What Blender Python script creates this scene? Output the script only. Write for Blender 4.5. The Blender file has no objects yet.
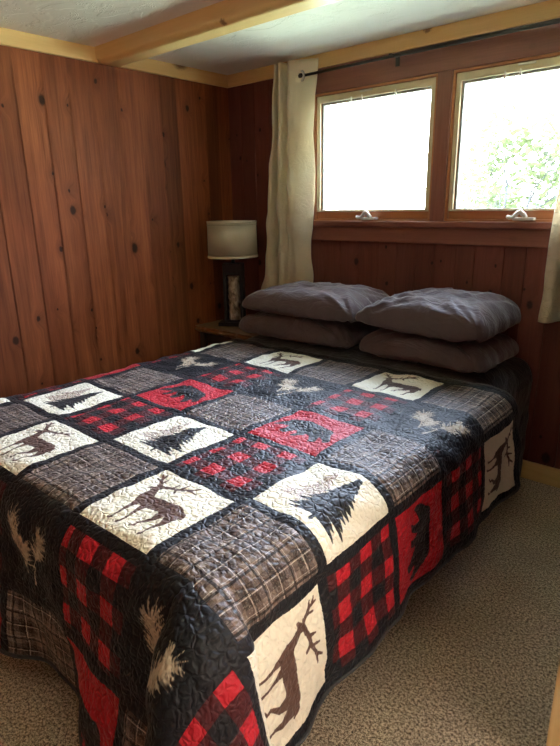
import bpy, bmesh, math, random
import numpy as np
from mathutils import Vector, Matrix, noise as mn
PI = math.pi
SC = bpy.context.scene
COL = SC.collection
random.seed(7)
rng = np.random.default_rng(7)

# ------------------------------------------------------------------ basics
def tag(o, label=None, cat=None, group=None, kind=None):
    if label: o['label'] = label
    if cat: o['category'] = cat
    if group: o['group'] = group
    if kind: o['kind'] = kind
    return o

def empty(name, loc=(0, 0, 0)):
    o = bpy.data.objects.new(name, None)
    o.empty_display_size = 0.05
    COL.objects.link(o); o.location = loc
    return o

def link(name, me, mat, parent=None):
    o = bpy.data.objects.new(name, me)
    COL.objects.link(o)
    mats = mat if isinstance(mat, (list, tuple)) else [mat]
    for m in mats:
        if m: me.materials.append(m)
    if parent:
        o.parent = parent
        o.matrix_parent_inverse = Matrix.Translation(-parent.location)
    return o

def mesh_from(verts, faces, smooth=True):
    me = bpy.data.meshes.new('m')
    me.from_pydata([tuple(v) for v in verts], [], [tuple(f) for f in faces])
    me.update()
    if smooth: me.polygons.foreach_set('use_smooth', [True] * len(me.polygons))
    return me

def bm_mesh(bm, smooth=False, recalc=True):
    if recalc: bmesh.ops.recalc_face_normals(bm, faces=bm.faces)
    me = bpy.data.meshes.new('m'); bm.to_mesh(me); bm.free()
    if smooth: me.polygons.foreach_set('use_smooth', [True] * len(me.polygons))
    return me

def bx(bm, x0, x1, y0, y1, z0, z1, bev=0.0, seg=2):
    r = bmesh.ops.create_cube(bm, size=1.0)
    vs = r['verts']
    for v in vs:
        v.co = Vector(((x0 + x1) / 2 + v.co.x * (x1 - x0), (y0 + y1) / 2 + v.co.y * (y1 - y0), (z0 + z1) / 2 + v.co.z * (z1 - z0)))
    if bev > 0:
        es = set()
        for v in vs:
            for e in v.link_edges: es.add(e)
        bmesh.ops.bevel(bm, geom=list(es), offset=bev, segments=seg, affect='EDGES', profile=0.5)

def box(name, mat, dims, bev=0.003, parent=None, smooth=False):
    bm = bmesh.new(); bx(bm, *dims, bev=bev)
    return link(name, bm_mesh(bm, smooth), mat, parent)

def tube_mesh(pts, rad, seg=12, cap=True, closed=False):
    pts = [Vector(p) for p in pts]
    n = len(pts)
    rads = rad if isinstance(rad, (list, tuple)) else [rad] * n
    vs, fs = [], []
    up = Vector((0.13, 0.27, 0.95)).normalized()
    prev = None
    for i, p in enumerate(pts):
        if closed: t = (pts[(i + 1) % n] - pts[i - 1])
        else: t = pts[min(i + 1, n - 1)] - pts[max(i - 1, 0)]
        t.normalize()
        if prev is None:
            a = t.cross(up); a.normalize()
        else:
            a = prev - t * prev.dot(t); a.normalize()
        prev = a
        b = t.cross(a)
        for k in range(seg):
            an = 2 * PI * k / seg
            vs.append(p + (a * math.cos(an) + b * math.sin(an)) * rads[i])
    m = n if closed else n - 1
    for i in range(m):
        for k in range(seg):
            j = (i + 1) % n
            fs.append((i * seg + k, i * seg + (k + 1) % seg, j * seg + (k + 1) % seg, j * seg + k))
    if cap and not closed:
        fs.append(tuple(range(seg - 1, -1, -1)))
        fs.append(tuple((n - 1) * seg + k for k in range(seg)))
    return vs, fs

def tube(name, mat, pts, rad, seg=12, parent=None, closed=False):
    v, f = tube_mesh(pts, rad, seg, True, closed)
    return link(name, mesh_from(v, f), mat, parent)

def lathe(name, mat, prof, c, seg=48, parent=None, smooth=True):
    vs, fs = [], []
    n = len(prof)
    for i, (r, z) in enumerate(prof):
        for k in range(seg):
            a = 2 * PI * k / seg
            vs.append((c[0] + r * math.cos(a), c[1] + r * math.sin(a), c[2] + z))
    for i in range(n - 1):
        for k in range(seg):
            fs.append((i * seg + k, i * seg + (k + 1) % seg, (i + 1) * seg + (k + 1) % seg, (i + 1) * seg + k))
    return link(name, mesh_from(vs, fs, smooth), mat, parent)

# ------------------------------------------------------------------ node helpers
class NT:
    def __init__(s, name):
        s.m = bpy.data.materials.new(name); s.m.use_nodes = True
        s.t = s.m.node_tree; s.t.nodes.clear()
        s.out = s.n('ShaderNodeOutputMaterial')
    def n(s, typ, **kw):
        nd = s.t.nodes.new(typ)
        for k, v in kw.items(): setattr(nd, k, v)
        return nd
    def set(s, sock, v):
        if hasattr(v, 'is_linked') or isinstance(v, bpy.types.NodeSocket): s.t.links.new(v, sock)
        elif v is not None:
            if isinstance(v, (tuple, list)) and len(v) == 3 and sock.type == 'RGBA': v = (*v, 1)
            sock.default_value = v
    def math(s, op, a, b=None, c=None, clamp=False):
        nd = s.n('ShaderNodeMath', operation=op, use_clamp=clamp)
        s.set(nd.inputs[0], a)
        if b is not None: s.set(nd.inputs[1], b)
        if c is not None: s.set(nd.inputs[2], c)
        return nd.outputs[0]
    def mix(s, f, a, b, blend='MIX'):
        nd = s.n('ShaderNodeMix', data_type='RGBA', blend_type=blend)
        s.set(nd.inputs['Factor'], f); s.set(nd.inputs['A'], a) if False else None
        s.set(nd.inputs[6], a); s.set(nd.inputs[7], b)
        return nd.outputs[2]
    def ramp(s, f, stops, interp='LINEAR'):
        nd = s.n('ShaderNodeValToRGB'); cr = nd.color_ramp; cr.interpolation = interp
        while len(cr.elements) < len(stops): cr.elements.new(0.5)
        for e, (p, c) in zip(cr.elements, stops):
            e.position = p; e.color = (*c, 1) if len(c) == 3 else c
        s.set(nd.inputs[0], f)
        return nd.outputs[0]
    def smooth(s, x, a, b):
        nd = s.n('ShaderNodeMapRange', interpolation_type='SMOOTHSTEP')
        s.set(nd.inputs[0], x); s.set(nd.inputs[1], a); s.set(nd.inputs[2], b)
        return nd.outputs[0]
    def noise(s, vec, scale, detail=2, rough=0.5, dist=0.0):
        nd = s.n('ShaderNodeTexNoise')
        if vec is not None: s.set(nd.inputs['Vector'], vec)
        s.set(nd.inputs['Scale'], scale); s.set(nd.inputs['Detail'], detail)
        s.set(nd.inputs['Roughness'], rough); s.set(nd.inputs['Distortion'], dist)
        return nd.outputs[0]
    def obj(s):
        return s.n('ShaderNodeTexCoord').outputs['Object']
    def uv(s):
        return s.n('ShaderNodeTexCoord').outputs['UV']
    def mapp(s, vec, scale=(1, 1, 1), loc=(0, 0, 0), rot=(0, 0, 0)):
        nd = s.n('ShaderNodeMapping'); s.set(nd.inputs[0], vec)
        nd.inputs['Scale'].default_value = scale; nd.inputs['Location'].default_value = loc; nd.inputs['Rotation'].default_value = rot
        return nd.outputs[0]
    def sep(s, vec):
        nd = s.n('ShaderNodeSeparateXYZ'); s.set(nd.inputs[0], vec); return nd.outputs
    def comb(s, x, y, z):
        nd = s.n('ShaderNodeCombineXYZ'); s.set(nd.inputs[0], x); s.set(nd.inputs[1], y); s.set(nd.inputs[2], z)
        return nd.outputs[0]
    def bump(s, h, strength=0.5, dist=0.01, normal=None):
        nd = s.n('ShaderNodeBump'); s.set(nd.inputs['Height'], h)
        nd.inputs['Strength'].default_value = strength; nd.inputs['Distance'].default_value = dist
        if normal is not None: s.set(nd.inputs['Normal'], normal)
        return nd.outputs[0]
    def attr(s, name):
        nd = s.n('ShaderNodeAttribute', attribute_name=name); return nd.outputs['Fac']
    def bsdf(s, col, rough=0.6, spec=0.5, metal=0.0, normal=None, sheen=0.0, sheen_rough=0.5, trans=0.0, sheen_tint=None, emis=None, emis_s=0):
        b = s.n('ShaderNodeBsdfPrincipled')
        s.set(b.inputs['Base Color'], col); s.set(b.inputs['Roughness'], rough)
        s.set(b.inputs['Specular IOR Level'], spec); s.set(b.inputs['Metallic'], metal)
        b.inputs['Sheen Weight'].default_value = sheen; b.inputs['Sheen Roughness'].default_value = sheen_rough
        if sheen_tint: b.inputs['Sheen Tint'].default_value = (*sheen_tint, 1)
        if normal is not None: s.set(b.inputs['Normal'], normal)
        s.t.links.new(b.outputs[0], s.out.inputs[0])
        return b

def plain(name, col, rough=0.5, metal=0.0, spec=0.5, bump=None, sheen=0.0):
    t = NT(name)
    nrm = None
    v = t.noise(t.obj(), 9.0, 3)
    c = t.mix(t.smooth(v, 0.3, 0.7), tuple(x * 0.93 for x in col), tuple(min(1, x * 1.06) for x in col))
    if bump: nrm = t.bump(t.noise(t.obj(), bump[0], 3), bump[1], bump[2])
    t.bsdf(c, rough, spec, metal, nrm, sheen)
    return t.m

def wood(name, dark, light, axis=2, rough=0.45, knots=1.0, pid=False, tint=0.3, spec=0.5, knotcol=(0.03, 0.015, 0.01), grain=1.0, kscale=1.0):
    """procedural sawn wood, grain along world axis AXIS"""
    t = NT(name)
    o = t.obj(); x, y, z = t.sep(o)[:3]
    if axis == 2: across, along = t.math('ADD', x, y), z
    elif axis == 0: across, along = t.math('ADD', z, y), x
    else: across, along = t.math('ADD', z, x), y
    p = t.attr('pid') if pid else 0.0
    offs = t.math('MULTIPLY', p, 7.31) if pid else 0.0
    alongo = t.math('ADD', along, offs)
    # knots: sparse cells, the grain bends round them
    kv = t.n('ShaderNodeTexVoronoi', voronoi_dimensions='2D', feature='F1')
    t.set(kv.inputs['Vector'], t.comb(t.math('MULTIPLY', across, 1.0), t.math('MULTIPLY', alongo, 0.72), 0.0))
    kv.inputs['Scale'].default_value = 6.2 * kscale; kv.inputs['Randomness'].default_value = 1.0
    kd = kv.outputs['Distance']
    kr = t.sep(kv.outputs['Color'])[0]
    on = t.math('GREATER_THAN', kr, 0.42)
    size = t.math('MULTIPLY_ADD', t.math('POWER', t.sep(kv.outputs['Color'])[1], 2.5), 0.12, 0.035)
    wob = t.math('MULTIPLY', t.math('SUBTRACT', t.noise(o, 60, 2), 0.5), 0.06)
    kdd = t.math('ADD', kd, wob)
    kin = t.math('SUBTRACT', 1.0, t.smooth(t.math('DIVIDE', kdd, size), 0.55, 1.15))
    knot = t.math('MULTIPLY', t.math('MULTIPLY', kin, on), knots)
    halo = t.math('MULTIPLY', t.math('MULTIPLY', t.math('SUBTRACT', 1.0, t.smooth(kdd, 0.0, 0.34)), on), min(knots, 1.0))
    acr2 = t.math('ADD', across, t.math('MULTIPLY', halo, 0.035))
    v = t.comb(t.math('MULTIPLY', acr2, 26.0), t.math('MULTIPLY', alongo, 1.3), offs)
    g1 = t.noise(v, 1.0, 5, 0.6, 0.6)
    v2 = t.comb(t.math('MULTIPLY', acr2, 170.0), t.math('MULTIPLY', alongo, 5.0), offs)
    g2 = t.noise(v2, 1.0, 3, 0.6)
    g = t.math('ADD', t.math('MULTIPLY', g1, 0.62), t.math('MULTIPLY', g2, 0.38))
    col = t.ramp(g, [(0.5 - 0.22 / grain, dark), (0.5 + 0.2 / grain, light)])
    big = t.noise(t.comb(t.math('MULTIPLY', across, 3.0), t.math('MULTIPLY', alongo, 0.9), offs), 1.0, 2)
    col = t.mix(t.smooth(big, 0.35, 0.75), col, t.mix(0.45, col, dark))
    if pid:
        w = t.n('ShaderNodeTexWhiteNoise', noise_dimensions='1D'); t.set(w.inputs['W'], p)
        f = t.math('MULTIPLY_ADD', w.outputs['Value'], tint, 1.0 - tint * 0.6)
        col = t.mix(1.0, col, t.comb(f, f, f), 'MULTIPLY')
    col = t.mix(t.math('MULTIPLY', halo, 0.35), col, dark)
    col = t.mix(t.math('MULTIPLY', knot, 0.9), col, knotcol)
    h = t.math('ADD', t.math('MULTIPLY', g2, 0.4), t.math('MULTIPLY', g1, 0.3))
    h = t.math('SUBTRACT', h, t.math('MULTIPLY', knot, 0.4))
    nrm = t.bump(h, 0.25, 0.002)
    t.bsdf(col, t.math('MULTIPLY_ADD', g1, 0.2, rough - 0.1), spec, 0, nrm)
    return t.m

# ------------------------------------------------------------------ camera
F_PX = 558.24
CAM = Vector((2.9437, -2.8392, 1.3976)); YAW, PITCH, ROLL = 0.72697, -0.29244, -0.017127
fwd = Vector((-math.sin(YAW) * math.cos(PITCH), math.cos(YAW) * math.cos(PITCH), math.sin(PITCH)))
rt = Vector((math.cos(YAW), math.sin(YAW), 0)); up = rt.cross(fwd)
r2 = rt * math.cos(ROLL) + up * math.sin(ROLL); u2 = -rt * math.sin(ROLL) + up * math.cos(ROLL)
cam = bpy.data.cameras.new('Camera'); co = bpy.data.objects.new('Camera', cam); COL.objects.link(co)
M = Matrix((r2, u2, -fwd)).transposed().to_4x4(); M.translation = CAM
co.matrix_world = M
cam.sensor_fit = 'VERTICAL'; cam.sensor_height = 24.0; cam.lens = F_PX / 746 * 24.0
cam.clip_start = 0.02; cam.clip_end = 200
SC.camera = co

# ------------------------------------------------------------------ materials
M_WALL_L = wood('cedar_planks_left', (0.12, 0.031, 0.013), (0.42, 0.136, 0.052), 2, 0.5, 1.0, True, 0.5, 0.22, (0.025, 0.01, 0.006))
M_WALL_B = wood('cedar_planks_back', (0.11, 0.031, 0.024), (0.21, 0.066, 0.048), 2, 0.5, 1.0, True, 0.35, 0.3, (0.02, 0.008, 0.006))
M_CASING = wood('stained_casing', (0.18, 0.062, 0.042), (0.30, 0.115, 0.080), 0, 0.4, 0.15, False)
M_CASINGV = wood('stained_casing_upright', (0.18, 0.062, 0.042), (0.30, 0.115, 0.080), 2, 0.4, 0.0, False)
M_SASH = wood('stained_sash', (0.34, 0.12, 0.045), (0.55, 0.23, 0.09), 0, 0.35, 0.0, False)
M_PINEX = wood('clear_pine_x', (0.66, 0.42, 0.16), (0.82, 0.58, 0.27), 0, 0.38, 0.9, False, knotcol=(0.12, 0.04, 0.015), grain=0.8, kscale=0.55)
M_PINEY = wood('clear_pine_y', (0.66, 0.42, 0.16), (0.82, 0.58, 0.27), 1, 0.38, 0.9, False, knotcol=(0.12, 0.04, 0.015), grain=0.8, kscale=0.55)
M_PINEZ = wood('clear_pine_z', (0.66, 0.42, 0.16), (0.82, 0.58, 0.27), 2, 0.38, 0.8, False, knotcol=(0.10, 0.035, 0.015), grain=0.8, kscale=0.55)
M_SLAB = wood('slab_wood', (0.10, 0.045, 0.02), (0.30, 0.15, 0.06), 0, 0.35, 0.5, False)
M_DARKW = wood('dark_wood', (0.02, 0.012, 0.01), (0.05, 0.03, 0.022), 2, 0.5, 0.0, False)
M_ALMOND = plain('almond_vinyl', (0.62, 0.53, 0.34), 0.4)
M_SEAL = plain('grey_seal', (0.30, 0.29, 0.24), 0.6)
M_BLACKM = plain('black_metal', (0.06, 0.055, 0.052), 0.4, 0.7)
M_STEEL = plain('brushed_steel', (0.62, 0.61, 0.58), 0.3, 1.0)
M_WHITEP = plain('white_plastic', (0.78, 0.76, 0.70), 0.35)
M_BLACKP = plain('black_painted_wood', (0.009, 0.009, 0.010), 0.6, bump=(60, 0.2, 0.002))

def mat_ceiling():
    t = NT('skip_trowel_plaster')
    o = t.obj()
    v = t.noise(t.mapp(o, (7, 9, 7), rot=(0, 0, 0.5)), 1.0, 4, 0.6, 1.5)
    ridge = t.math('SUBTRACT', 1.0, t.smooth(t.math('ABSOLUTE', t.math('SUBTRACT', v, 0.5)), 0.0, 0.018))
    mask = t.smooth(t.noise(o, 8, 2), 0.50, 0.56)
    ridge = t.math('MULTIPLY', ridge, mask)
    flat = t.smooth(t.noise(t.mapp(o, (4, 7, 4), rot=(0, 0, -0.6)), 1.0, 3, 0.5, 0.8), 0.48, 0.56)
    h = t.math('ADD', t.math('MULTIPLY', ridge, 0.6), t.math('MULTIPLY', flat, 0.5))
    h = t.math('ADD', h, t.math('MULTIPLY', t.noise(o, 90, 3), 0.12))
    t.bsdf(t.mix(t.noise(o, 5, 3), (0.80, 0.78, 0.70), (0.85, 0.83, 0.75)), 0.75, 0.3, 0, t.bump(h, 0.7, 0.006))
    return t.m
M_CEIL = mat_ceiling()

def mat_carpet():
    t = NT('frieze_carpet')
    o = t.obj()
    n1 = t.noise(o, 125, 3, 0.8)
    n2 = t.noise(o, 300, 2, 0.6)
    n3 = t.noise(o, 4.0, 3, 0.5)
    f = t.math('ADD', t.math('MULTIPLY', n1, 0.65), t.math('MULTIPLY', n2, 0.35))
    col = t.ramp(f, [(0.40, (0.03, 0.016, 0.008)), (0.455, (0.27, 0.18, 0.105)), (0.50, (0.56, 0.41, 0.26)), (0.56, (0.98, 0.82, 0.60))])
    col = t.mix(t.smooth(n3, 0.3, 0.75), col, t.mix(0.22, col, (0.10, 0.07, 0.045)))
    t.bsdf(col, 0.95, 0.1, 0, t.bump(t.math('ADD', f, t.math('MULTIPLY', n3, 0.3)), 0.9, 0.012), 0.25)
    return t.m
M_CARPET = mat_carpet()

# ------------------------------------------------------------------ room shell
ZC = 2.2137; ZT = 2.1408; XR = 3.9; YR = -4.4
def plank_wall(name, mat, coords, zs, plane, holes=(), kind='structure'):
    """One connected sheet of boards with V grooves. coords: joints along the wall; plane(s, d, z) -> point, d = depth of groove"""
    s_list, d_list, ids = [], [], []
    g = 0.0025
    for i in range(len(coords) - 1):
        a, b = coords[i], coords[i + 1]
        s_list += [a, a + g, b - g]; d_list += [0.006, 0, 0]; ids += [i, i, i]
    s_list.append(coords[-1]); d_list.append(0.006)
    verts, faces, pids = [], [], []
    nz = len(zs)
    for s_, d in zip(s_list, d_list):
        for z in zs: verts.append(plane(s_, d, z))
    for i in range(len(s_list) - 1):
        sm = (s_list[i] + s_list[i + 1]) / 2
        for j in range(nz - 1):
            zm = (zs[j] + zs[j + 1]) / 2
            if any(h[0] < sm < h[1] and h[2] < zm < h[3] for h in holes): continue
            faces.append((i * nz + j, (i + 1) * nz + j, (i + 1) * nz + j + 1, i * nz + j + 1)); pids.append(ids[i])
    me = mesh_from(verts, faces, False)
    a = me.attributes.new('pid', 'FLOAT', 'FACE'); a.data.foreach_set('value', [float(q) for q in pids])
    o = link(name, me, mat); tag(o, kind=kind)
    return o

yl = [0.02, -0.10, -0.205, -0.32, -0.44, -0.562, -0.711, -0.849, -1.002, -1.150, -1.290, -1.435, -1.588, -1.735]
while yl[-1] > YR: yl.append(max(YR, yl[-1] - random.choice((0.145, 0.15, 0.14, 0.155))))
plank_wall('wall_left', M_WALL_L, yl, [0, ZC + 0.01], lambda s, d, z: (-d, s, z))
WX0, WX1, WZ0, WZ1 = 0.75, 2.40, 1.29, 2.0
xb = [-0.02, 0.115, 0.235, 0.36, 0.49, 0.62, 0.70, WX0 + 0.06, 0.93, 1.06, 1.19, 1.31, 1.43, 1.545, 1.66, 1.765, 1.915, 2.02, 2.14, 2.27, WX1, 2.52, 2.64, 2.75]
# the window hole is cut along plank joints that lie behind the casings
WXA, WXB = 0.70, WX1
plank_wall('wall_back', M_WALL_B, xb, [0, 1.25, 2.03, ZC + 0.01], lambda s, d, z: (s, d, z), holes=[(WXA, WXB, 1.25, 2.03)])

# rest of the shell
box('floor', M_CARPET, (-0.1, XR + 0.1, YR - 0.1, 0.1, -0.06, 0.0), 0).__setitem__('kind', 'structure')
box('ceiling', M_CEIL, (-0.1, XR + 0.1, YR - 0.1, 0.1, ZC, ZC + 0.06), 0).__setitem__('kind', 'structure')
xr_ = [0.0]
while xr_[-1] < XR: xr_.append(min(XR, xr_[-1] + random.choice((0.145, 0.15, 0.14))))
plank_wall('wall_front', M_WALL_L, xr_, [0, ZC + 0.01], lambda s, d, z: (s, YR - d, z))
ysr = [0.0]
while ysr[-1] > YR: ysr.append(max(YR, ysr[-1] - random.choice((0.145, 0.15, 0.14))))
DYA = min(ysr, key=lambda q: abs(q + 1.00)); DYB = min(ysr, key=lambda q: abs(q + 2.30)); DZ0, DZ1 = 1.15, 2.08
plank_wall('wall_right', M_WALL_L, ysr, [0, DZ0, DZ1, ZC + 0.01], lambda s, d, z: (XR + d, s, z), holes=[(DYB, DYA, DZ0, DZ1)])
tag(box('wall_divider', M_WALL_B, (2.752, 2.86, -1.60, 0.02, 0, ZC + 0.005), 0), kind='structure')
# pine casing that ends the dividing wall beside the doorway
tag(box('trim_1', M_PINEZ, (2.722, 2.875, -1.625, -1.60, 0.0, ZC), 0.004), kind='structure')

# ceiling trims, beam and baseboards
tag(box('trim_2', M_PINEY, (0.0, 0.022, YR, 0.0, ZT, ZC), 0.003), kind='structure')
tag(box('trim_3', M_PINEX, (0.022, 2.75, -0.022, 0.0, ZT, ZC), 0.003), kind='structure')
tag(box('baseboard_left', M_PINEY, (0.0, 0.016, YR, -0.016, 0, 0.098), 0.004), kind='structure')
tag(box('baseboard_back', M_PINEX, (0.0, 2.75, -0.016, 0.0, 0, 0.098), 0.004), kind='structure')
def beam():
    y0, y1, zt, zb = -0.985, -0.865, ZC, ZT - 0.012
    prof = [(y0, zt), (y0, zb + 0.03)]
    for k in range(1, 7):
        a = PI / 2 * k / 6
        prof.append((y0 + 0.03 * (1 - math.cos(a)), zb + 0.03 * (1 - math.sin(a))))
    for k in range(0, 5):
        a = PI / 2 * k / 4
        prof.append((y1 - 0.012 + 0.012 * math.sin(a), zb + 0.012 * (1 - math.cos(a))))
    prof.append((y1, zt))
    xs = [0.018, 0.03, 0.06] + [0.2 + 0.2 * i for i in range(19)]
    vs, fs = [], []
    for i, x in enumerate(xs):
        k = {0: 0.75, 1: 0.93}.get(i, 1.0)
        for (y, z) in prof: vs.append((x, (y0 + y1) / 2 + (y - (y0 + y1) / 2) * (1 if i > 1 else 0.96 + 0.04 * k), zt + (z - zt) * k))
    n = len(prof)
    for i in range(len(xs) - 1):
        for j in range(n - 1):
            fs.append((i * n + j, (i + 1) * n + j, (i + 1) * n + j + 1, i * n + j + 1))
    fs.append(tuple(range(n))); fs.append(tuple((len(xs) - 1) * n + j for j in range(n - 1, -1, -1)))
    me = mesh_from(vs, fs, False)
    return tag(link('trim_4', me, M_PINEX), kind='structure')
beam()

# ------------------------------------------------------------------ windows
def mat_glass():
    t = NT('window_glass')
    tr = t.n('ShaderNodeBsdfTransparent'); gl = t.n('ShaderNodeBsdfGlossy'); gl.inputs['Roughness'].default_value = 0.02
    fr = t.n('ShaderNodeFresnel'); fr.inputs[0].default_value = 1.45
    mx = t.n('ShaderNodeMixShader'); t.set(mx.inputs[0], t.math('MULTIPLY', fr.outputs[0], 0.9))
    t.t.links.new(tr.outputs[0], mx.inputs[1]); t.t.links.new(gl.outputs[0], mx.inputs[2])
    t.t.links.new(mx.outputs[0], t.out.inputs[0])
    return t.m
M_GLASS = mat_glass()

# header board, centre mullion and side casings
tag(box('trim_5', M_CASING, (0.70, 2.75, -0.012, 0.10, 2.012, ZT), 0.003), kind='structure')
tag(box('trim_6', M_CASINGV, (1.508, 1.585, -0.014, 0.10, 1.27, 2.012), 0.003), kind='structure')
tag(box('trim_7', M_CASINGV, (0.685, 0.725, -0.014, 0.10, 1.27, 2.012), 0.003), kind='structure')
tag(box('trim_8', M_CASINGV, (2.350, 2.42, -0.014, 0.10, 1.27, 2.012), 0.003), kind='structure')

def frame_mesh(x0, x1, z0, z1, w, y0, y1, wb=None, wt=None, bev=0.003):
    wb = w if wb is None else wb; wt = w if wt is None else wt
    bm = bmesh.new()
    o = [(x0, z0), (x1, z0), (x1, z1), (x0, z1)]
    i = [(x0 + w, z0 + wb), (x1 - w, z0 + wb), (x1 - w, z1 - wt), (x0 + w, z1 - wt)]
    V = {}
    for tag_, pts in (('o', o), ('i', i)):
        for k, (x, z) in enumerate(pts):
            for yy, yv in (('f', y0), ('b', y1)):
                V[tag_, k, yy] = bm.verts.new((x, yv, z))
    for k in range(4):
        k2 = (k + 1) % 4
        bm.faces.new([V['o', k, 'f'], V['o', k2, 'f'], V['i', k2, 'f'], V['i', k, 'f']])
        bm.faces.new([V['o', k, 'b'], V['i', k, 'b'], V['i', k2, 'b'], V['o', k2, 'b']])
        bm.faces.new([V['o', k, 'f'], V['o', k, 'b'], V['o', k2, 'b'], V['o', k2, 'f']])
        bm.faces.new([V['i', k, 'f'], V['i', k2, 'f'], V['i', k2, 'b'], V['i', k, 'b']])
    if bev:
        es = [e for e in bm.edges]
        bmesh.ops.bevel(bm, geom=es, offset=bev, segments=1, affect='EDGES')
    return bm_mesh(bm)

def make_window(name, x0, x1, crank_x):
    w = empty(name, ((x0 + x1) / 2, 0.0, 1.29)); tag(w, kind='structure')
    z0, z1 = 1.304, 2.012
    link('jamb', frame_mesh(x0, x1, z0 - 0.004, z1, 0.014, -0.004, 0.10, wb=0.012), M_SASH, w)
    link('sash', frame_mesh(x0 + 0.014, x1 - 0.014, z0 + 0.008, z1 - 0.014, 0.026, 0.018, 0.06, wb=0.042, wt=0.036), M_SASH, w)
    link('screen_frame', frame_mesh(x0 + 0.016, x1 - 0.016, z0 + 0.048, z1 - 0.016, 0.024, 0.004, 0.018, wb=0.010, wt=0.036, bev=0.002), M_ALMOND, w)
    link('glazing_seal', frame_mesh(x0 + 0.038, x1 - 0.038, z0 + 0.048, z1 - 0.050, 0.012, 0.024, 0.052, bev=0.001), M_SEAL, w)
    box('glass_pane', M_GLASS, (x0 + 0.044, x1 - 0.044, 0.045, 0.049, z0 + 0.056, z1 - 0.056), 0, w)
    # head lock and small screen clips
    xm = x0 + 0.44 * (x1 - x0)
    box('sash_lock', M_STEEL, (xm - 0.028, xm + 0.050, -0.002, 0.010, z1 - 0.028, z1 - 0.018), 0.002, w)
    for dx in (0.33, 0.42, 0.69):
        box('screen_clip', M_WHITEP, (x0 + dx * (x1 - x0) - 0.004, x0 + dx * (x1 - x0) + 0.004, 0.000, 0.008, z1 - 0.076, z1 - 0.040), 0.002, w)
    # crank operator
    bm = bmesh.new(); bx(bm, crank_x - 0.018, crank_x + 0.082, -0.032, 0.002, z0 + 0.004, z0 + 0.018, 0.003)
    cr = link('crank_base', bm_mesh(bm), M_WHITEP, w)
    pts = [(crank_x - 0.040, -0.040, z0 + 0.022), (crank_x - 0.030, -0.045, z0 + 0.018), (crank_x - 0.012, -0.040, z0 + 0.018), (crank_x + 0.006, -0.036, z0 + 0.040), (crank_x + 0.016, -0.034, z0 + 0.046), (crank_x + 0.034, -0.030, z0 + 0.030), (crank_x + 0.040, -0.02, z0 + 0.018)]
    h = tube('crank_handle', M_WHITEP, pts, [0.008, 0.010, 0.009, 0.010, 0.012, 0.012, 0.010], 10, w)
    return w
make_window('window_1', 0.725, 1.508, 1.105)
make_window('window_2', 1.585, 2.350, 1.965)
# stool and apron
tag(box('trim_9', M_CASING, (0.672, 2.46, -0.034, 0.10, 1.268, 1.302), 0.006), kind='structure')
tag(box('trim_10', M_CASING, (0.685, 2.45, -0.018, 0.0, 1.185, 1.268), 0.003), kind='structure')

# unseen window added in the right wall to light the room from the side
w3 = empty('added_side_window', (XR, (DYA + DYB) / 2, DZ0)); tag(w3, kind='structure')
me = frame_mesh(DYB - 0.03, DYA + 0.03, DZ0 - 0.03, DZ1 + 0.03, 0.07, -0.02, 0.07)
for v in me.vertices: v.co = Vector((XR + v.co.y, v.co.x, v.co.z))
link('window_frame', me, M_SASH, w3)
box('glass_pane', M_GLASS, (XR + 0.025, XR + 0.029, DYB + 0.04, DYA - 0.04, DZ0 + 0.04, DZ1 - 0.04), 0, w3)

# ------------------------------------------------------------------ draping
QX0, QY0, QS, QROT = 0.72417, -0.70149, 0.315, 0.018658
BXL, BXR, BYF, BTOP = 0.705, 2.145, -2.188, 0.664   # flat part of the bed top
def drape(X, Y, inset=0.0, waves=1.0, R=0.12, BXR=2.145):
    """sheet coordinates (numpy arrays) -> 3D positions over the mattress"""
    X = np.asarray(X, float); Y = np.asarray(Y, float)
    if waves:
        hw = np.clip((Y + 1.95) / 0.35, 0, 1) * (X > 1.4)     # the edge is crisper towards the head
        BXR = BXR + 0.020 * hw; R = R - 0.020 * hw
    sx = np.where(X > BXR, 1.0, np.where(X < BXL, -1.0, 0.0))
    du = np.where(X > BXR, X - BXR, np.where(X < BXL, BXL - X, 0.0))
    dv = np.maximum(BYF - Y, 0.0)
    rho = np.hypot(du, dv) + 1e-9
    cx, cy = du / rho, dv / rho
    Rr = R - inset + waves * 0.13 * np.maximum(np.sin(2 * np.arctan2(dv, du)), 0) ** 0.8 * (rho > 1e-6)
    arc = Rr * PI / 2
    bent = np.minimum(rho, arc)
    h = Rr * np.sin(bent / Rr); g = Rr * (1 - np.cos(bent / Rr))
    ex = np.maximum(rho - arc, 0.0)
    # flare, strongest round the foot corners
    q = np.where(du * dv > 0, 0.0, np.where(du > 0, np.maximum(Y - BYF, 0), np.minimum(np.abs(X - BXL), np.abs(X - BXR))))
    theta = np.arctan2(dv, du)
    fl = 0.07 + 0.16 * np.exp(-(q / 0.22) ** 2) * (0.8 if waves else 0.3) + 0.35 * waves * np.abs(np.sin(2 * theta)) ** 1.3
    fl = np.where(rho > 0, fl, 0) * (1.0 if waves else 0.0)
    # hanging folds
    per = np.where(du > dv, Y * 1.0, X * 1.0)
    footness = np.where(dv > du, 1.0, 0.0)
    wv = waves * (0.10 * footness * np.sin(2 * PI * (X - 1.78) / 0.62) + 0.035 * (1 - footness) * np.sin(2 * PI * (Y + 0.2) / 0.55) + 0.02 * np.sin(2 * PI * per / 0.23 + 1.0))
    out = ex * (fl + wv * np.minimum(ex / 0.3, 1.0))
    down = ex * np.sqrt(np.maximum(1 - np.minimum(fl, 0.8) ** 2, 0.2))
    H = h + out; G = g + down
    px = np.clip(X, BXL, BXR) + sx * cx * H
    cpush = waves * np.where(du * dv > 0, np.sin(2 * theta), 0.0) * np.minimum(rho / 0.15, 1.0)
    py = np.maximum(Y, BYF) - cy * H - 0.035 * cpush
    pz = BTOP - inset - G
    pz = np.maximum(pz, 0.012)
    return px, py, pz

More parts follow.
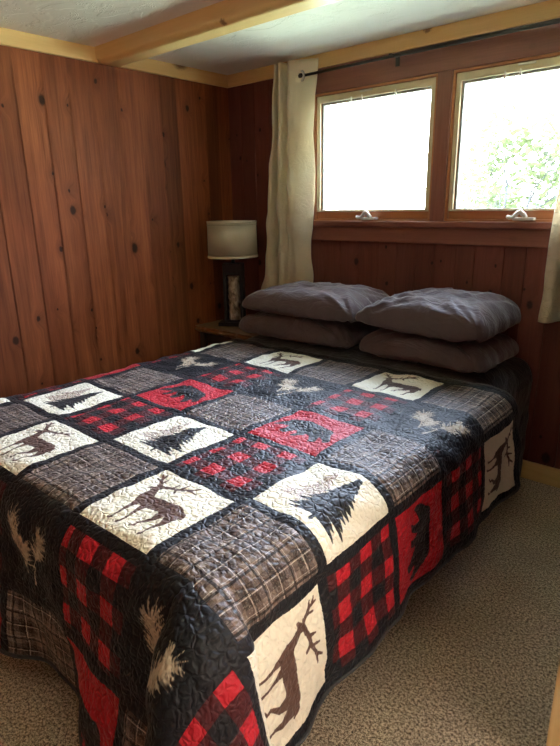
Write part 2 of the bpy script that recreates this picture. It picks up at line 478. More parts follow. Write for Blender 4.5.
def quilt_xy(u, v):
    c, s_ = math.cos(QROT), math.sin(QROT)
    return QX0 + c * u * QS + s_ * v * QS, QY0 + s_ * u * QS - c * v * QS

# appliqué shapes as tapered capsules in a unit block, x to the right, y up
def caps_sdf(px, py, caps):
    best = np.full(px.shape, -9.0)
    for (x1, y1, r1, x2, y2, r2) in caps:
        dx, dy = x2 - x1, y2 - y1
        L2 = dx * dx + dy * dy + 1e-12
        t = np.clip(((px - x1) * dx + (py - y1) * dy) / L2, 0, 1)
        d = (r1 + (r2 - r1) * t) - np.hypot(px - x1 - t * dx, py - y1 - t * dy)
        best = np.maximum(best, d)
    return best
def chain(pts):
    return [(pts[i][0], pts[i][1], pts[i][2], pts[i + 1][0], pts[i + 1][1], pts[i + 1][2]) for i in range(len(pts) - 1)]
DEER = chain([(0.33, 0.49, 0.090), (0.45, 0.50, 0.095), (0.60, 0.50, 0.085), (0.74, 0.50, 0.095), (0.79, 0.49, 0.075)])
DEER += chain([(0.30, 0.53, 0.078), (0.26, 0.63, 0.050), (0.230, 0.71, 0.038)])          # neck
DEER += chain([(0.240, 0.735, 0.037), (0.195, 0.705, 0.029), (0.155, 0.675, 0.018)])     # head, muzzle
DEER += chain([(0.26, 0.755, 0.012), (0.32, 0.765, 0.010)]) + chain([(0.22, 0.76, 0.01), (0.17, 0.765, 0.01)])   # ears
for lx, k, b, w in ((0.31, 0.02, 0.0, 0.036), (0.42, 0.035, 0.0, 0.036), (0.70, -0.09, 0.04, 0.055), (0.80, -0.01, 0.0, 0.055)):
    DEER += chain([(lx, 0.44, w + 0.012), (lx + k * 0.4 + (0.03 if lx > 0.6 else 0), 0.31, w * 0.55), (lx + k, 0.21, 0.013), (lx + k + b * 0.2, 0.12 + b, 0.012), (lx + k - 0.025, 0.10 + b, 0.015)])
DEER += chain([(0.85, 0.53, 0.022), (0.885, 0.46, 0.012)])                               # tail
DEER += chain([(0.215, 0.77, 0.0228), (0.165, 0.81, 0.0211), (0.11, 0.86, 0.0194), (0.10, 0.95, 0.0105)])
DEER += chain([(0.13, 0.84, 0.0175), (0.05, 0.86, 0.0105)]) + chain([(0.165, 0.81, 0.0175), (0.175, 0.90, 0.0105)]) + chain([(0.105, 0.89, 0.0157), (0.05, 0.93, 0.0105)])
DEER += chain([(0.25, 0.77, 0.0246), (0.34, 0.795, 0.0228), (0.45, 0.805, 0.0211), (0.56, 0.86, 0.0175), (0.62, 0.94, 0.0105)])
DEER += chain([(0.35, 0.795, 0.0194), (0.37, 0.88, 0.0105)]) + chain([(0.45, 0.81, 0.0175), (0.48, 0.92, 0.0105)]) + chain([(0.52, 0.84, 0.0175), (0.65, 0.85, 0.0105)]) + chain([(0.42, 0.80, 0.0175), (0.47, 0.73, 0.0105)])
BEAR = chain([(0.24, 0.60, 0.11), (0.38, 0.61, 0.145), (0.55, 0.58, 0.145), (0.70, 0.54, 0.145)])
BEAR += chain([(0.22, 0.57, 0.10), (0.14, 0.51, 0.075), (0.09, 0.44, 0.042), (0.075, 0.40, 0.024)])
BEAR += chain([(0.15, 0.60, 0.022), (0.16, 0.615, 0.018)])
BEAR += chain([(0.32, 0.50, 0.085), (0.31, 0.40, 0.052), (0.28, 0.325, 0.040), (0.25, 0.31, 0.025)])
BEAR += chain([(0.46, 0.49, 0.085), (0.49, 0.39, 0.052), (0.46, 0.31, 0.040), (0.43, 0.295, 0.025)])
BEAR += chain([(0.67, 0.47, 0.095), (0.71, 0.36, 0.062), (0.76, 0.27, 0.042), (0.73, 0.245, 0.028)])
BEAR += chain([(0.76, 0.50, 0.10), (0.84, 0.42, 0.062), (0.91, 0.35, 0.042), (0.89, 0.32, 0.028)])
def fir(cx, base, top, w, seed):
    rr = random.Random(seed); out = chain([(cx, base - 0.06, 0.018), (cx, top, 0.006)])
    n = 13
    for i in range(n):
        f = i / (n - 1); y = base + (top - 0.03 - base) * f; ww = w * (1 - f) ** 0.85 + 0.02
        for s_ in (-1, 1):
            k = ww * rr.uniform(0.7, 1.15)
            out += chain([(cx, y + 0.035, 0.034), (cx + s_ * k * 0.6, y + 0.01, 0.028), (cx + s_ * k, y - 0.015 + rr.uniform(-0.015, 0.015), 0.007)])
    return out
TREE = fir(0.59, 0.15, 0.90, 0.33, 3)
TREE2 = fir(0.32, 0.28, 0.88, 0.22, 5)
def sprig(cx, cy, ang, L, n, seed, wid=0.10):
    rr = random.Random(seed); out = []
    dx, dy = math.sin(ang), math.cos(ang)
    out += chain([(cx - dx * L * 0.9, cy - dy * L * 0.9, 0.006), (cx, cy, 0.008), (cx + dx * L * 0.7, cy + dy * L * 0.7, 0.006)])
    for i in range(n):
        t_ = rr.uniform(-0.35, 0.7)
        for s_ in (-1, 1):
            a = ang + s_ * rr.uniform(0.15, 1.15)
            l = wid * rr.uniform(0.6, 1.15)
            x, y = cx + dx * L * t_, cy + dy * L * t_
            out.append((x, y, 0.0058, x + math.sin(a) * l, y + math.cos(a) * l, 0.0040))
    return out
PINE = sprig(0.30, 0.56, -0.35, 0.30, 44, 1, 0.17) + sprig(0.43, 0.42, 0.15, 0.22, 30, 6, 0.14) + sprig(0.66, 0.53, 0.5, 0.30, 40, 2, 0.16)
PINE += chain([(0.42, 0.22, 0.008), (0.38, 0.32, 0.008), (0.36, 0.42, 0.008)]) + chain([(0.52, 0.12, 0.014), (0.56, 0.24, 0.009), (0.60, 0.36, 0.008), (0.40, 0.33, 0.006)])

# ---- quilt fabrics
def stipple(t, strength=1.0):
    uv = t.uv()
    U, V = t.sep(uv)[:2]
    wx = t.math('MULTIPLY', t.math('SUBTRACT', t.noise(uv, 14.0, 1), 0.5), 0.10)
    wy = t.math('MULTIPLY', t.math('SUBTRACT', t.noise(t.mapp(uv, loc=(7, 3, 0)), 14.0, 1), 0.5), 0.10)
    vo = t.n('ShaderNodeTexVoronoi', voronoi_dimensions='2D', feature='DISTANCE_TO_EDGE')
    t.set(vo.inputs['Vector'], t.comb(t.math('ADD', U, wx), t.math('ADD', V, wy), 0.0))
    vo.inputs['Scale'].default_value = 14.0
    puff = t.smooth(vo.outputs['Distance'], 0.0, 0.30)
    h = t.math('ADD', puff, t.math('MULTIPLY', t.noise(uv, 34, 2), 0.35))
    return t.bump(h, 0.9 * strength, 0.0052)
def quilt_mat(name, colfn, sheen=0.05, spec=0.22, bs=0.6):
    t = NT(name)
    uv = t.uv(); U, V = t.sep(uv)[:2]
    c = colfn(t, U, V)
    t.bsdf(c, 0.50, spec, 0, stipple(t, bs), sheen, 0.4)
    return t.m
def fr(t, x, k=1.0, o=0.0): return t.math('FRACT', t.math('MULTIPLY_ADD', x, k, o))
def band(t, x, c, w):   # 1 within w of c in a fract coordinate
    return t.math('LESS_THAN', t.math('ABSOLUTE', t.math('SUBTRACT', x, c)), w)
BLK = (0.008, 0.008, 0.010)
def c_sash(t, U, V): return t.mix(t.noise(t.uv(), 60, 2), BLK, (0.014, 0.014, 0.017))
def c_art(bg, ink, ink2=None):
    def f(t, U, V):
        a = t.smooth(t.attr('art'), -0.004, 0.004)
        base = t.mix(t.noise(t.uv(), 14, 2), tuple(k * 0.95 for k in bg), bg)
        if ink2:
            base = t.mix(t.math('MULTIPLY', t.smooth(t.attr('art2'), -0.004, 0.004), t.smooth(t.noise(t.uv(), 80, 1), 0.35, 0.6)), base, ink2)
        return t.mix(a, base, ink)
    return f
def c_buff(t, U, V):
    k = 2.95
    fu, fv = fr(t, U, k, 0.22), fr(t, V, k, 0.10)
    su, sv = t.math('LESS_THAN', fu, 0.5), t.math('LESS_THAN', fv, 0.5)
    both = t.math('MULTIPLY', su, sv); any_ = t.math('MAXIMUM', su, sv)
    c = t.mix(any_, BLK, (0.060, 0.007, 0.009))
    return t.mix(both, c, (0.42, 0.012, 0.022))
def c_plaid(t, U, V):
    k = 3.6
    fu, fv = fr(t, U, k, 0.1), fr(t, V, k, 0.3)
    su, sv = t.math('LESS_THAN', fu, 0.5), t.math('LESS_THAN', fv, 0.5)
    n = t.math('ADD', su, sv)
    c = t.ramp(t.math('MULTIPLY', n, 0.5), [(0.0, (0.22, 0.165, 0.135)), (0.5, (0.115, 0.082, 0.070)), (1.0, (0.042, 0.028, 0.024))])
    th = t.math('MULTIPLY', t.math('SINE', t.math('MULTIPLY', t.math('ADD', U, V), 900.0)), 0.5)
    c = t.mix(t.math('MULTIPLY_ADD', th, 0.25, 0.2), c, (0.05, 0.035, 0.03))
    c = t.mix(t.math('MULTIPLY', t.smooth(t.noise(t.uv(), 70, 3, 0.7), 0.5, 0.68), 0.4), c, (0.40, 0.33, 0.28))
    lt = t.math('MAXIMUM', band(t, fu, 0.25, 0.016), band(t, fv, 0.25, 0.016))
    lt = t.math('MAXIMUM', lt, t.math('MAXIMUM', band(t, fu, 0.68, 0.010), band(t, fv, 0.68, 0.010)))
    c = t.mix(t.math('MULTIPLY', lt, 0.7), c, (0.46, 0.39, 0.34))
    dk = t.math('MAXIMUM', band(t, fu, 0.78, 0.035), band(t, fv, 0.78, 0.035))
    dk = t.math('MAXIMUM', dk, t.math('MAXIMUM', band(t, fu, 0.19, 0.014), band(t, fv, 0.19, 0.014)))
    return t.mix(t.math('MULTIPLY', dk, 0.85), c, (0.012, 0.010, 0.010))
QM = [quilt_mat('quilt_sashing', c_sash, 0.04, 0.2, 0.5),
      quilt_mat('quilt_deer_block', c_art((0.82, 0.77, 0.63), (0.11, 0.060, 0.046))),
      quilt_mat('quilt_tree_block', c_art((0.82, 0.77, 0.63), (0.016, 0.016, 0.018), (0.26, 0.15, 0.13))),
      quilt_mat('quilt_bear_block', c_art((0.40, 0.010, 0.020), (0.016, 0.014, 0.015))),
      quilt_mat('quilt_pine_block', c_art((0.008, 0.008, 0.010), (0.46, 0.37, 0.27)), 0.04, 0.2, 0.5),
      quilt_mat('quilt_buffalo_check', c_buff),
      quilt_mat('quilt_plaid', c_plaid)]

def axis_samples(lo, hi):
    """sample positions in block units with lines on every sash boundary (integers +-0.065)"""
    S = 0.053; out = []
    k0, k1 = math.floor(lo) - 1, math.ceil(hi) + 1
    for k in range(k0, k1 + 1):
        out += list(np.linspace(k - S, k + S, 11)[:-1])
        out += list(np.linspace(k + S, k + 1 - S, 79)[:-1])
    out = [q for q in out if lo < q < hi]
    return np.array([lo] + out + [hi])
def block_kind(c, r):
    if c % 2 == 0: return {0: 'plaid', 1: 'pine', 2: 'plaid', 3: 'tree'}[r % 4]
    return {0: 'deer', 1: 'buff', 2: 'bear', 3: 'buff'}[r % 4]
KI = {'deer': 1, 'tree': 2, 'bear': 3, 'pine': 4, 'buff': 5, 'plaid': 6}
U0, U1, V0, V1 = -1.10, 6.04, -0.10, 6.72
def fbm(x, y, z, s):
    return mn.fractal(Vector((x * s, y * s, z * s)), 1.0, 2.0, 3)
def build_quilt():
    us, vs_ = axis_samples(U0, U1), axis_samples(V0, V1)
    nu, nv = len(us), len(vs_)
    UU, VV = np.meshgrid(us, vs_, indexing='ij')
    X, Y = quilt_xy(UU, VV)
    px, py, pz = drape(X, Y)
    P = np.stack([px, py, pz], -1)
    # normals for relief
    du = np.gradient(P, axis=0); dv = np.gradient(P, axis=1)
    N = np.cross(dv, du); N /= np.linalg.norm(N, axis=-1, keepdims=True) + 1e-12
    # soft relief: lumps of wadding and puckers (sum of rotated sines, irregular)
    rel = np.zeros(UU.shape)
    r3 = np.random.default_rng(3)
    for i in range(26):
        a = r3.uniform(0, 2 * PI); f = r3.uniform(1.0, 4.5); ph = r3.uniform(0, 2 * PI)
        rel += np.sin(2 * PI * f * (UU * math.cos(a) + VV * math.sin(a)) + ph) / f * 0.0016
    puf = np.zeros(UU.shape)
    for i in range(30):
        a = r3.uniform(0, 2 * PI); f = r3.uniform(6, 13); ph = r3.uniform(0, 2 * PI)
        puf += np.sin(2 * PI * f * (UU * math.cos(a) + VV * math.sin(a)) + ph)
    puf = puf / math.sqrt(15)
    rel += 0.0016 * (1 - np.exp(-(puf / 0.35) ** 2))
    # seams sink a little
    fu = np.abs(UU - np.round(UU)); fv = np.abs(VV - np.round(VV))
    rel -= 0.0012 * np.exp(-((fu - 0.053) / 0.012) ** 2) + 0.0012 * np.exp(-((fv - 0.053) / 0.012) ** 2)
    P = P + N * rel[..., None]
    P[..., 2] = np.maximum(P[..., 2], 0.012)
    idx = np.arange(nu * nv).reshape(nu, nv)
    faces = np.stack([idx[:-1, :-1], idx[:-1, 1:], idx[1:, 1:], idx[1:, :-1]], -1).reshape(-1, 4)
    me = bpy.data.meshes.new('quilt')
    me.vertices.add(nu * nv); me.vertices.foreach_set('co', P.reshape(-1).astype(np.float32))
    nf = len(faces)
    me.loops.add(nf * 4); me.loops.foreach_set('vertex_index', faces.reshape(-1).astype(np.int32))
    me.polygons.add(nf); me.polygons.foreach_set('loop_start', np.arange(0, nf * 4, 4, dtype=np.int32))
    me.polygons.foreach_set('loop_total', np.full(nf, 4, dtype=np.int32))
    me.update(calc_edges=True)
    me.polygons.foreach_set('use_smooth', [True] * nf)
    uvl = me.uv_layers.new(name='UVMap')
    fl = faces.reshape(-1)
    uvs = np.stack([UU.reshape(-1)[fl], VV.reshape(-1)[fl]], -1)
    uvl.data.foreach_set('uv', uvs.reshape(-1).astype(np.float32))
    # art attributes
    art = np.full(UU.shape, -1.0); art2 = np.full(UU.shape, -1.0)
    C = np.floor(UU).astype(int); Rr = np.floor(VV).astype(int)
    for c in range(-2, 7):
        for r in range(-1, 8):
            k = block_kind(c, r)
            if k not in ('deer', 'tree', 'bear', 'pine'): continue
            m = (C == c) & (Rr == r)
            if not m.any(): continue
            bxx = (UU[m] - c - 0.5) / 0.87 + 0.5; byy = 1 - ((VV[m] - r - 0.5) / 0.87 + 0.5)
            art[m] = caps_sdf(bxx, byy, {'deer': DEER, 'tree': TREE, 'bear': BEAR, 'pine': PINE}[k])
            if k == 'tree': art2[m] = caps_sdf(bxx, byy, TREE2)
    for nm, arr in (('art', art), ('art2', art2)):
        a = me.attributes.new(nm, 'FLOAT', 'POINT'); a.data.foreach_set('value', np.clip(arr, -0.1, 0.1).reshape(-1).astype(np.float32))
    # material per face
    uc = (us[:-1] + us[1:]) / 2; vc = (vs_[:-1] + vs_[1:]) / 2
    UC, VC = np.meshgrid(uc, vc, indexing='ij')
    S = 0.053
    du_, dv_ = UC - np.floor(UC), VC - np.floor(VC)
    inner = (du_ > S) & (du_ < 1 - S) & (dv_ > S) & (dv_ < 1 - S)
    mi = np.zeros(UC.shape, int)
    for c in range(-2, 7):
        for r in range(-1, 8):
            mi[(np.floor(UC) == c) & (np.floor(VC) == r) & inner] = KI[block_kind(c, r)]
    mi[UC > 6.0] = 0; mi[VC < 0] = 0; mi[UC < -1.0] = 0
    root = empty('quilt', ((BXL + BXR) / 2, -1.5, BTOP))
    tag(root, 'patchwork quilt of deer, bear, fir tree, plaid and red check squares on the bed', 'quilt')
    o = link('quilt_top', me, QM, root)
    me.polygons.foreach_set('material_index', mi.reshape(-1).astype(np.int32))
    # binding along the hem: one padded roll all the way round
    ring = list(P[0, :-1]) + list(P[:-1, -1]) + list(P[-1, :0:-1]) + list(P[:0:-1, 0])
    ring = ring[::6]
    bd = NT('quilt_binding')
    bd.bsdf(bd.mix(bd.noise(bd.obj(), 80, 2), (0.010, 0.010, 0.011), (0.03, 0.028, 0.028)), 0.6, 0.5, 0, bd.bump(bd.noise(bd.obj(), 220, 2), 0.5, 0.002), 0.2)
    v, f = tube_mesh(ring, 0.006, 8, False, True)
    tag(link('binding', mesh_from(v, f), bd.m, root), 'narrow black bound edge')
    return root
build_quilt()

# ------------------------------------------------------------------ dark bed linen
def fabric(name, col, sheen=0.4, wr=1.0, rough=0.7):
    t = NT(name); o = t.obj()
    c = t.mix(t.noise(o, 220, 2), tuple(k * 0.9 for k in col), tuple(k * 1.1 for k in col))
    w = t.noise(t.mapp(o, (6, 14, 9), rot=(0.2, 0.3, 0.7)), 1.0, 4, 0.55, 1.6)
    crease = t.math('ABSOLUTE', t.math('SUBTRACT', w, 0.5))
    h = t.math('ADD', t.math('MULTIPLY', t.smooth(crease, 0.0, 0.12), 0.5 * wr), t.math('MULTIPLY', t.noise(o, 700, 1), 0.03))
    t.bsdf(c, rough, 0.35, 0, t.bump(h, 0.35, 0.010), sheen, 0.4)
    return t.m
M_LINEN = fabric('charcoal_brown_linen', (0.020, 0.014, 0.014), 0.25)
M_PILLOW = fabric('taupe_grey_pillowcase', (0.088, 0.056, 0.058), 0.35)
M_MATT = plain('mattress_ticking', (0.55, 0.52, 0.48), 0.8)

bed = empty('bed', (1.42, -1.15, 0))
tag(bed, 'queen size bed standing with its head against the wall under the windows', 'bed')
def rounded(name, mat, d, bev, parent):
    bm = bmesh.new(); bx(bm, *d, bev=bev, seg=5)
    return link(name, bm_mesh(bm, True), mat, parent)
rounded('mattress', M_MATT, (BXL - 0.070, BXR - 0.050, BYF - 0.060, -0.035, 0.36, BTOP - 0.036), 0.075, bed)
rounded('box_spring', M_LINEN, (BXL - 0.07, BXR - 0.052, BYF - 0.060, -0.035, 0.14, 0.358), 0.03, bed)
for x in (BXL, BXR - 0.10):
    for y in (BYF + 0.03, -0.12):
        lathe('leg', M_BLACKM, [(0, 0), (0.028, 0), (0.028, 0.02), (0.02, 0.03), (0.02, 0.145), (0, 0.145)], (x, y, 0), 20, bed)

def build_sheet():
    xs = np.linspace(BXL - 0.66, BXR + 0.74, 240); ys = np.linspace(-0.03, -0.86, 110)
    XX, YY = np.meshgrid(xs, ys, indexing='ij')
    px, py, pz = drape(XX, YY, 0.020, 0.0, 0.12, BXR - 0.125)
    # the turned-back hem swells under the pillows
    top = np.exp(-(np.maximum(np.abs(XX - 1.42) - 0.62, 0) / 0.12) ** 2)
    sw = 0.030 * np.exp(-((YY + 0.42) / 0.15) ** 2) * top
    px2 = px.copy()
    pz = pz + sw
    for i in range(px.shape[0]):
        for j in range(px.shape[1]):
            if YY[i, j] > -0.66:
                f = min(1.0, (YY[i, j] + 0.66) / 0.12)
                k = abs(fbm(px[i, j], py[i, j], pz[i, j], 5.0)) * 0.012 * f
                pz[i, j] += k
                if pz[i, j] < 0.55: px[i, j] += k * 1.5 * (1 if XX[i, j] > 1.4 else -1)
    pz = np.maximum(pz, 0.012)
    nu, nv = XX.shape
    P = np.stack([px, py, pz], -1).reshape(-1, 3)
    idx = np.arange(nu * nv).reshape(nu, nv)
    faces = np.stack([idx[:-1, :-1], idx[:-1, 1:], idx[1:, 1:], idx[1:, :-1]], -1).reshape(-1, 4)
    me = mesh_from(P.tolist(), faces.tolist())
    o = link('blanket', me, M_LINEN)
    tag(o, 'dark brown blanket showing between the quilt and the pillows and hanging to the carpet', 'blanket')
    sm = o.modifiers.new('t', 'SOLIDIFY'); sm.thickness = 0.003; sm.offset = 0
build_sheet()

def pillow(label, cx, cy, cz, L, W, T, rx=0.0, rz=0.0, ry=0.0, seed=0, sag=0.0, pinch=1.0, taper=0.0, folds=False):
    n, m = 110, 76
    vs, fs = [], []
    Rm = Matrix.Rotation(rz, 3, 'Z') @ Matrix.Rotation(ry, 3, 'Y') @ Matrix.Rotation(rx, 3, 'X')
    sd = seed * 17.3
    def pt(i, j, side):
        s_ = -1 + 2 * i / (n - 1); t_ = -1 + 2 * j / (m - 1)
        # even spacing in angle so the rims stay round
        s_ = math.sin(s_ * PI / 2); t_ = math.sin(t_ * PI / 2)
        prof = (max(0.0, 1 - abs(s_) ** 5.0) ** 0.42) * (max(0.0, 1 - abs(t_) ** 5.0) ** 0.42)
        # outline waisted between the corners
        ox = s_ * (L / 2) * (1 - 0.055 * pinch * (1 - t_ * t_)); oy = t_ * (W / 2) * (1 - 0.07 * pinch * (1 - s_ * s_))
        cr_ = 1 - 0.10 * (abs(s_) ** 5) * (abs(t_) ** 5)
        ox *= cr_; oy *= cr_
        if taper: prof *= 1 - taper * max(0.0, -s_) ** 1.5
        z = side * T / 2 * prof
        if side < 0: z *= 0.8
        # wrinkles run in from the corners and the short ends
        edge = max(abs(s_), abs(t_)) ** 2
        a = math.atan2(t_ - math.copysign(1.15, t_ if t_ else 1), s_ - math.copysign(1.15, s_ if s_ else 1))
        wr = mn.noise(Vector((a * 5.5 + sd, math.hypot(s_, t_) * 0.9, sd)))
        wr2 = mn.fractal(Vector((s_ * 2.2 + sd, t_ * 1.7, sd * 0.5 + side)), 1.0, 2.0, 4)
        wr3 = abs(mn.noise(Vector((s_ * 3.1 + t_ * 2.3 + sd, (t_ - s_) * 0.9, sd + 4)))) 
        z += side * prof * (wr * 0.020 * (0.3 + edge) + wr2 * 0.010 - wr3 * 0.016)
        if folds:
            d_ = math.hypot(s_ + 1.05, t_ + 0.35); an = math.atan2(t_ + 0.35, s_ + 1.05)
            z += side * 0.0075 * math.sin(an * 17 + 1.5 * mn.noise(Vector((s_ * 2, t_ * 2, 9.0)))) * math.exp(-((d_ - 0.65) / 0.42) ** 2) * prof
        z -= sag * max(abs(s_), abs(t_)) ** 5
        ox += mn.noise(Vector((t_ * 4 + sd, 3.0, s_))) * 0.008
        oy += mn.noise(Vector((s_ * 5 + sd, 7.0, t_))) * 0.008
        return Vector((cx, cy, cz)) + Rm @ Vector((ox, oy, z))
    top = {}; bot = {}
    for i in range(n):
        for j in range(m):
            top[i, j] = len(vs); vs.append(pt(i, j, 1))
    for i in range(n):
        for j in range(m):
            if i in (0, n - 1) or j in (0, m - 1): bot[i, j] = top[i, j]
            else: bot[i, j] = len(vs); vs.append(pt(i, j, -1))
    for i in range(n - 1):
        for j in range(m - 1):
            fs.append((top[i, j], top[i + 1, j], top[i + 1, j + 1], top[i, j + 1]))
            fs.append((bot[i, j], bot[i, j + 1], bot[i + 1, j + 1], bot[i + 1, j]))
    o = link('pillow', mesh_from(vs, fs), M_PILLOW)
    tag(o, label, 'pillow')
    return o
PL = BTOP + 0.012
pillow('grey pillow at the bottom of the left stack, beside the nightstand', 0.99, -0.375, PL + 0.070, 0.82, 0.46, 0.135, 0.02, 0.02, 0.0, 1, 0.030)
pillow('plump grey pillow lying on top of the left stack, near the lamp', 1.015, -0.370, PL + 0.214, 0.83, 0.46, 0.155, 0.05, 0.00, -0.01, 2, 0.036, 1.0, 0.30)
pillow('grey pillow at the bottom of the right stack, mostly hidden by the one above', 1.765, -0.36, PL + 0.070, 0.68, 0.48, 0.135, 0.02, -0.03, 0.0, 3, 0.030)
pillow('wrinkled grey pillow lying on top of the right stack, below the right-hand window', 1.750, -0.36, PL + 0.226, 0.69, 0.50, 0.170, 0.05, -0.04, 0.01, 4, 0.038, 1.0, 0.50, True)

# ------------------------------------------------------------------ nightstand
ns = empty('nightstand', (0.31, -0.23, 0)); tag(ns, 'rustic wooden nightstand with a live-edge slab top, in the corner under the lamp', 'nightstand')
def slab():
    n = 40; vs, fs = [], []
    x0, x1 = 0.025, 0.585
    ring = []
    for i in range(n + 1):
        x = x0 + (x1 - x0) * i / n
        ring.append((x, -0.425 + 0.012 * mn.noise(Vector((x * 9, 0, 0))) + 0.006 * mn.noise(Vector((x * 30, 0, 3)))))
    back = [(x1, -0.04), (x0, -0.04)]
    pr = [(0.0, 0.62), (0.004, 0.612), (-0.004, 0.598), (0.010, 0.583), (0.022, 0.578)]
    allr = []
    for (ins, z) in pr:
        row = []
        for (x, y) in ring:
            row.append(len(vs)); vs.append((x, y + ins + (0.010 * mn.noise(Vector((x * 14, z * 60, 0))) if ins else 0), z - (0.012 * abs(mn.noise(Vector((x * 12, 5, 0)))) if z < 0.59 else 0)))
        for (x, y) in back:
            row.append(len(vs)); vs.append((x, y, z))
        allr.append(row)
    k = len(allr[0])
    for a, b in zip(allr, allr[1:]):
        for i in range(k): fs.append((a[i], a[(i + 1) % k], b[(i + 1) % k], b[i]))
    fs.append(tuple(allr[0][::-1])); fs.append(tuple(allr[-1]))
    return link('slab_top', mesh_from(vs, fs, False), M_SLAB, ns)
slab()
for x in (0.06, 0.54):
    for y in (-0.38, -0.08):
        lathe('leg', M_DARKW, [(0, 0), (0.026, 0), (0.028, 0.2), (0.025, 0.575), (0, 0.575)], (x, y, 0), 20, ns)
box('shelf', M_DARKW, (0.05, 0.55, -0.39, -0.07, 0.20, 0.22), 0.003, ns)
box('apron', M_DARKW, (0.08, 0.52, -0.375, -0.36, 0.50, 0.575), 0.003, ns)

# ------------------------------------------------------------------ lamp
LX, LY, LZ = 0.245, -0.25, 0.622
lamp = empty('table_lamp', (LX, LY, LZ)); tag(lamp, 'table lamp with cream drum shade and black open-frame base, standing on the nightstand', 'lamp')
ca = 0.55  # lamp turned towards the room
def rotp(x, y): return LX + x * math.cos(ca) - y * math.sin(ca), LY + x * math.sin(ca) + y * math.cos(ca)
def rbox(name, mat, d, bev, parent):
    bm = bmesh.new(); bx(bm, *d, bev=bev)
    for v in bm.verts:
        x, y = rotp(v.co.x, v.co.y); v.co = Vector((x, y, v.co.z))
    return link(name, bm_mesh(bm), mat, parent)
rbox('base_plate', M_BLACKP, (-0.105, 0.105, -0.062, 0.062, LZ, LZ + 0.026), 0.004, lamp)
def lamp_frame():
    x0, x1, z0, z1, w = -0.067, 0.067, LZ + 0.026, LZ + 0.415, 0.020
    me = frame_mesh(x0, x1, z0, z1, w, -0.036, 0.036, wb=0.015, wt=0.075, bev=0.003)
    for v in me.vertices:
        x, y = rotp(v.co.x, v.co.y); v.co = Vector((x, y, v.co.z))
    return link('base_frame', me, M_BLACKP, lamp)
lamp_frame()
def mat_relief():
    t = NT('carved_bark_glass'); o = t.obj()
    n = t.noise(t.mapp(o, (30, 30, 16)), 1.0, 4, 0.6, 1.2)
    c = t.ramp(n, [(0.35, (0.10, 0.07, 0.05)), (0.5, (0.36, 0.29, 0.22)), (0.65, (0.58, 0.52, 0.43))])
    t.bsdf(c, 0.4, 0.5, 0.3, t.bump(n, 0.8, 0.01))
    return t.m
prof = [(0, 0)] + [(0.040 + 0.0022 * math.sin(i * 1.7), i * 0.0125) for i in range(0, 24)] + [(0, 0.29)]
lathe('cylinder_insert', mat_relief(), prof, (LX, LY, LZ + 0.041), 40, lamp)
lathe('neck', M_BLACKM, [(0, 0), (0.012, 0), (0.012, 0.11), (0.018, 0.112), (0.018, 0.12), (0, 0.12)], (LX, LY, LZ + 0.414), 24, lamp)
def mat_shade():
    t = NT('linen_shade'); o = t.obj()
    w1 = t.noise(t.mapp(o, (500, 500, 30)), 1.0, 2); w2 = t.noise(t.mapp(o, (30, 30, 500)), 1.0, 2)
    w = t.math('ADD', w1, w2)
    c = t.mix(t.math('MULTIPLY', w, 0.5), (0.50, 0.43, 0.31), (0.66, 0.59, 0.45))
    b = t.bsdf(c, 0.8, 0.2, 0, t.bump(w, 0.3, 0.001), 0.2)
    tl = t.n('ShaderNodeBsdfTranslucent'); t.set(tl.inputs[0], c)
    mx = t.n('ShaderNodeMixShader'); mx.inputs[0].default_value = 0.3
    t.t.links.new(b.outputs[0], mx.inputs[1]); t.t.links.new(tl.outputs[0], mx.inputs[2]); t.t.links.new(mx.outputs[0], t.out.inputs[0])
    return t.m
SZ0, SZ1, SR0, SR1 = 1.075, 1.304, 0.162, 0.158
M_SHADE = mat_shade()
sh = lathe('lamp_shade', M_SHADE, [(SR0 - 0.003, SZ0), (SR0, SZ0), (SR1, SZ1), (SR1 - 0.003, SZ1), (SR0 - 0.003, SZ0)], (LX, LY, 0), 64, lamp)
M_TRIM = plain('shade_trim', (0.60, 0.52, 0.38), 0.7)
for z, r in ((SZ0, SR0), (SZ1 - 0.014, SR1)):
    lathe('shade_trim', M_TRIM, [(r - 0.004, z), (r + 0.0025, z), (r + 0.0025, z + 0.013), (r - 0.004, z + 0.013), (r - 0.004, z)], (LX, LY, 0), 64, sh)
for z in (SZ0 + 0.022, SZ1 - 0.024):
    lathe('shade_piping', plain('shade_piping', (0.40, 0.34, 0.24), 0.7), [(SR0 - 0.004, z), (SR0 + 0.0008, z), (SR0 + 0.0008, z + 0.003), (SR0 - 0.004, z + 0.003), (SR0 - 0.004, z)], (LX, LY, 0), 64, sh)
for k in range(3):
    a = k * 2 * PI / 3 + 0.4
    tube('shade_spoke', M_BLACKM, [(LX + 0.01 * math.cos(a), LY + 0.01 * math.sin(a), SZ0 + 0.08), (LX + 0.156 * math.cos(a), LY + 0.156 * math.sin(a), SZ1 - 0.02)], 0.0018, 8, lamp)

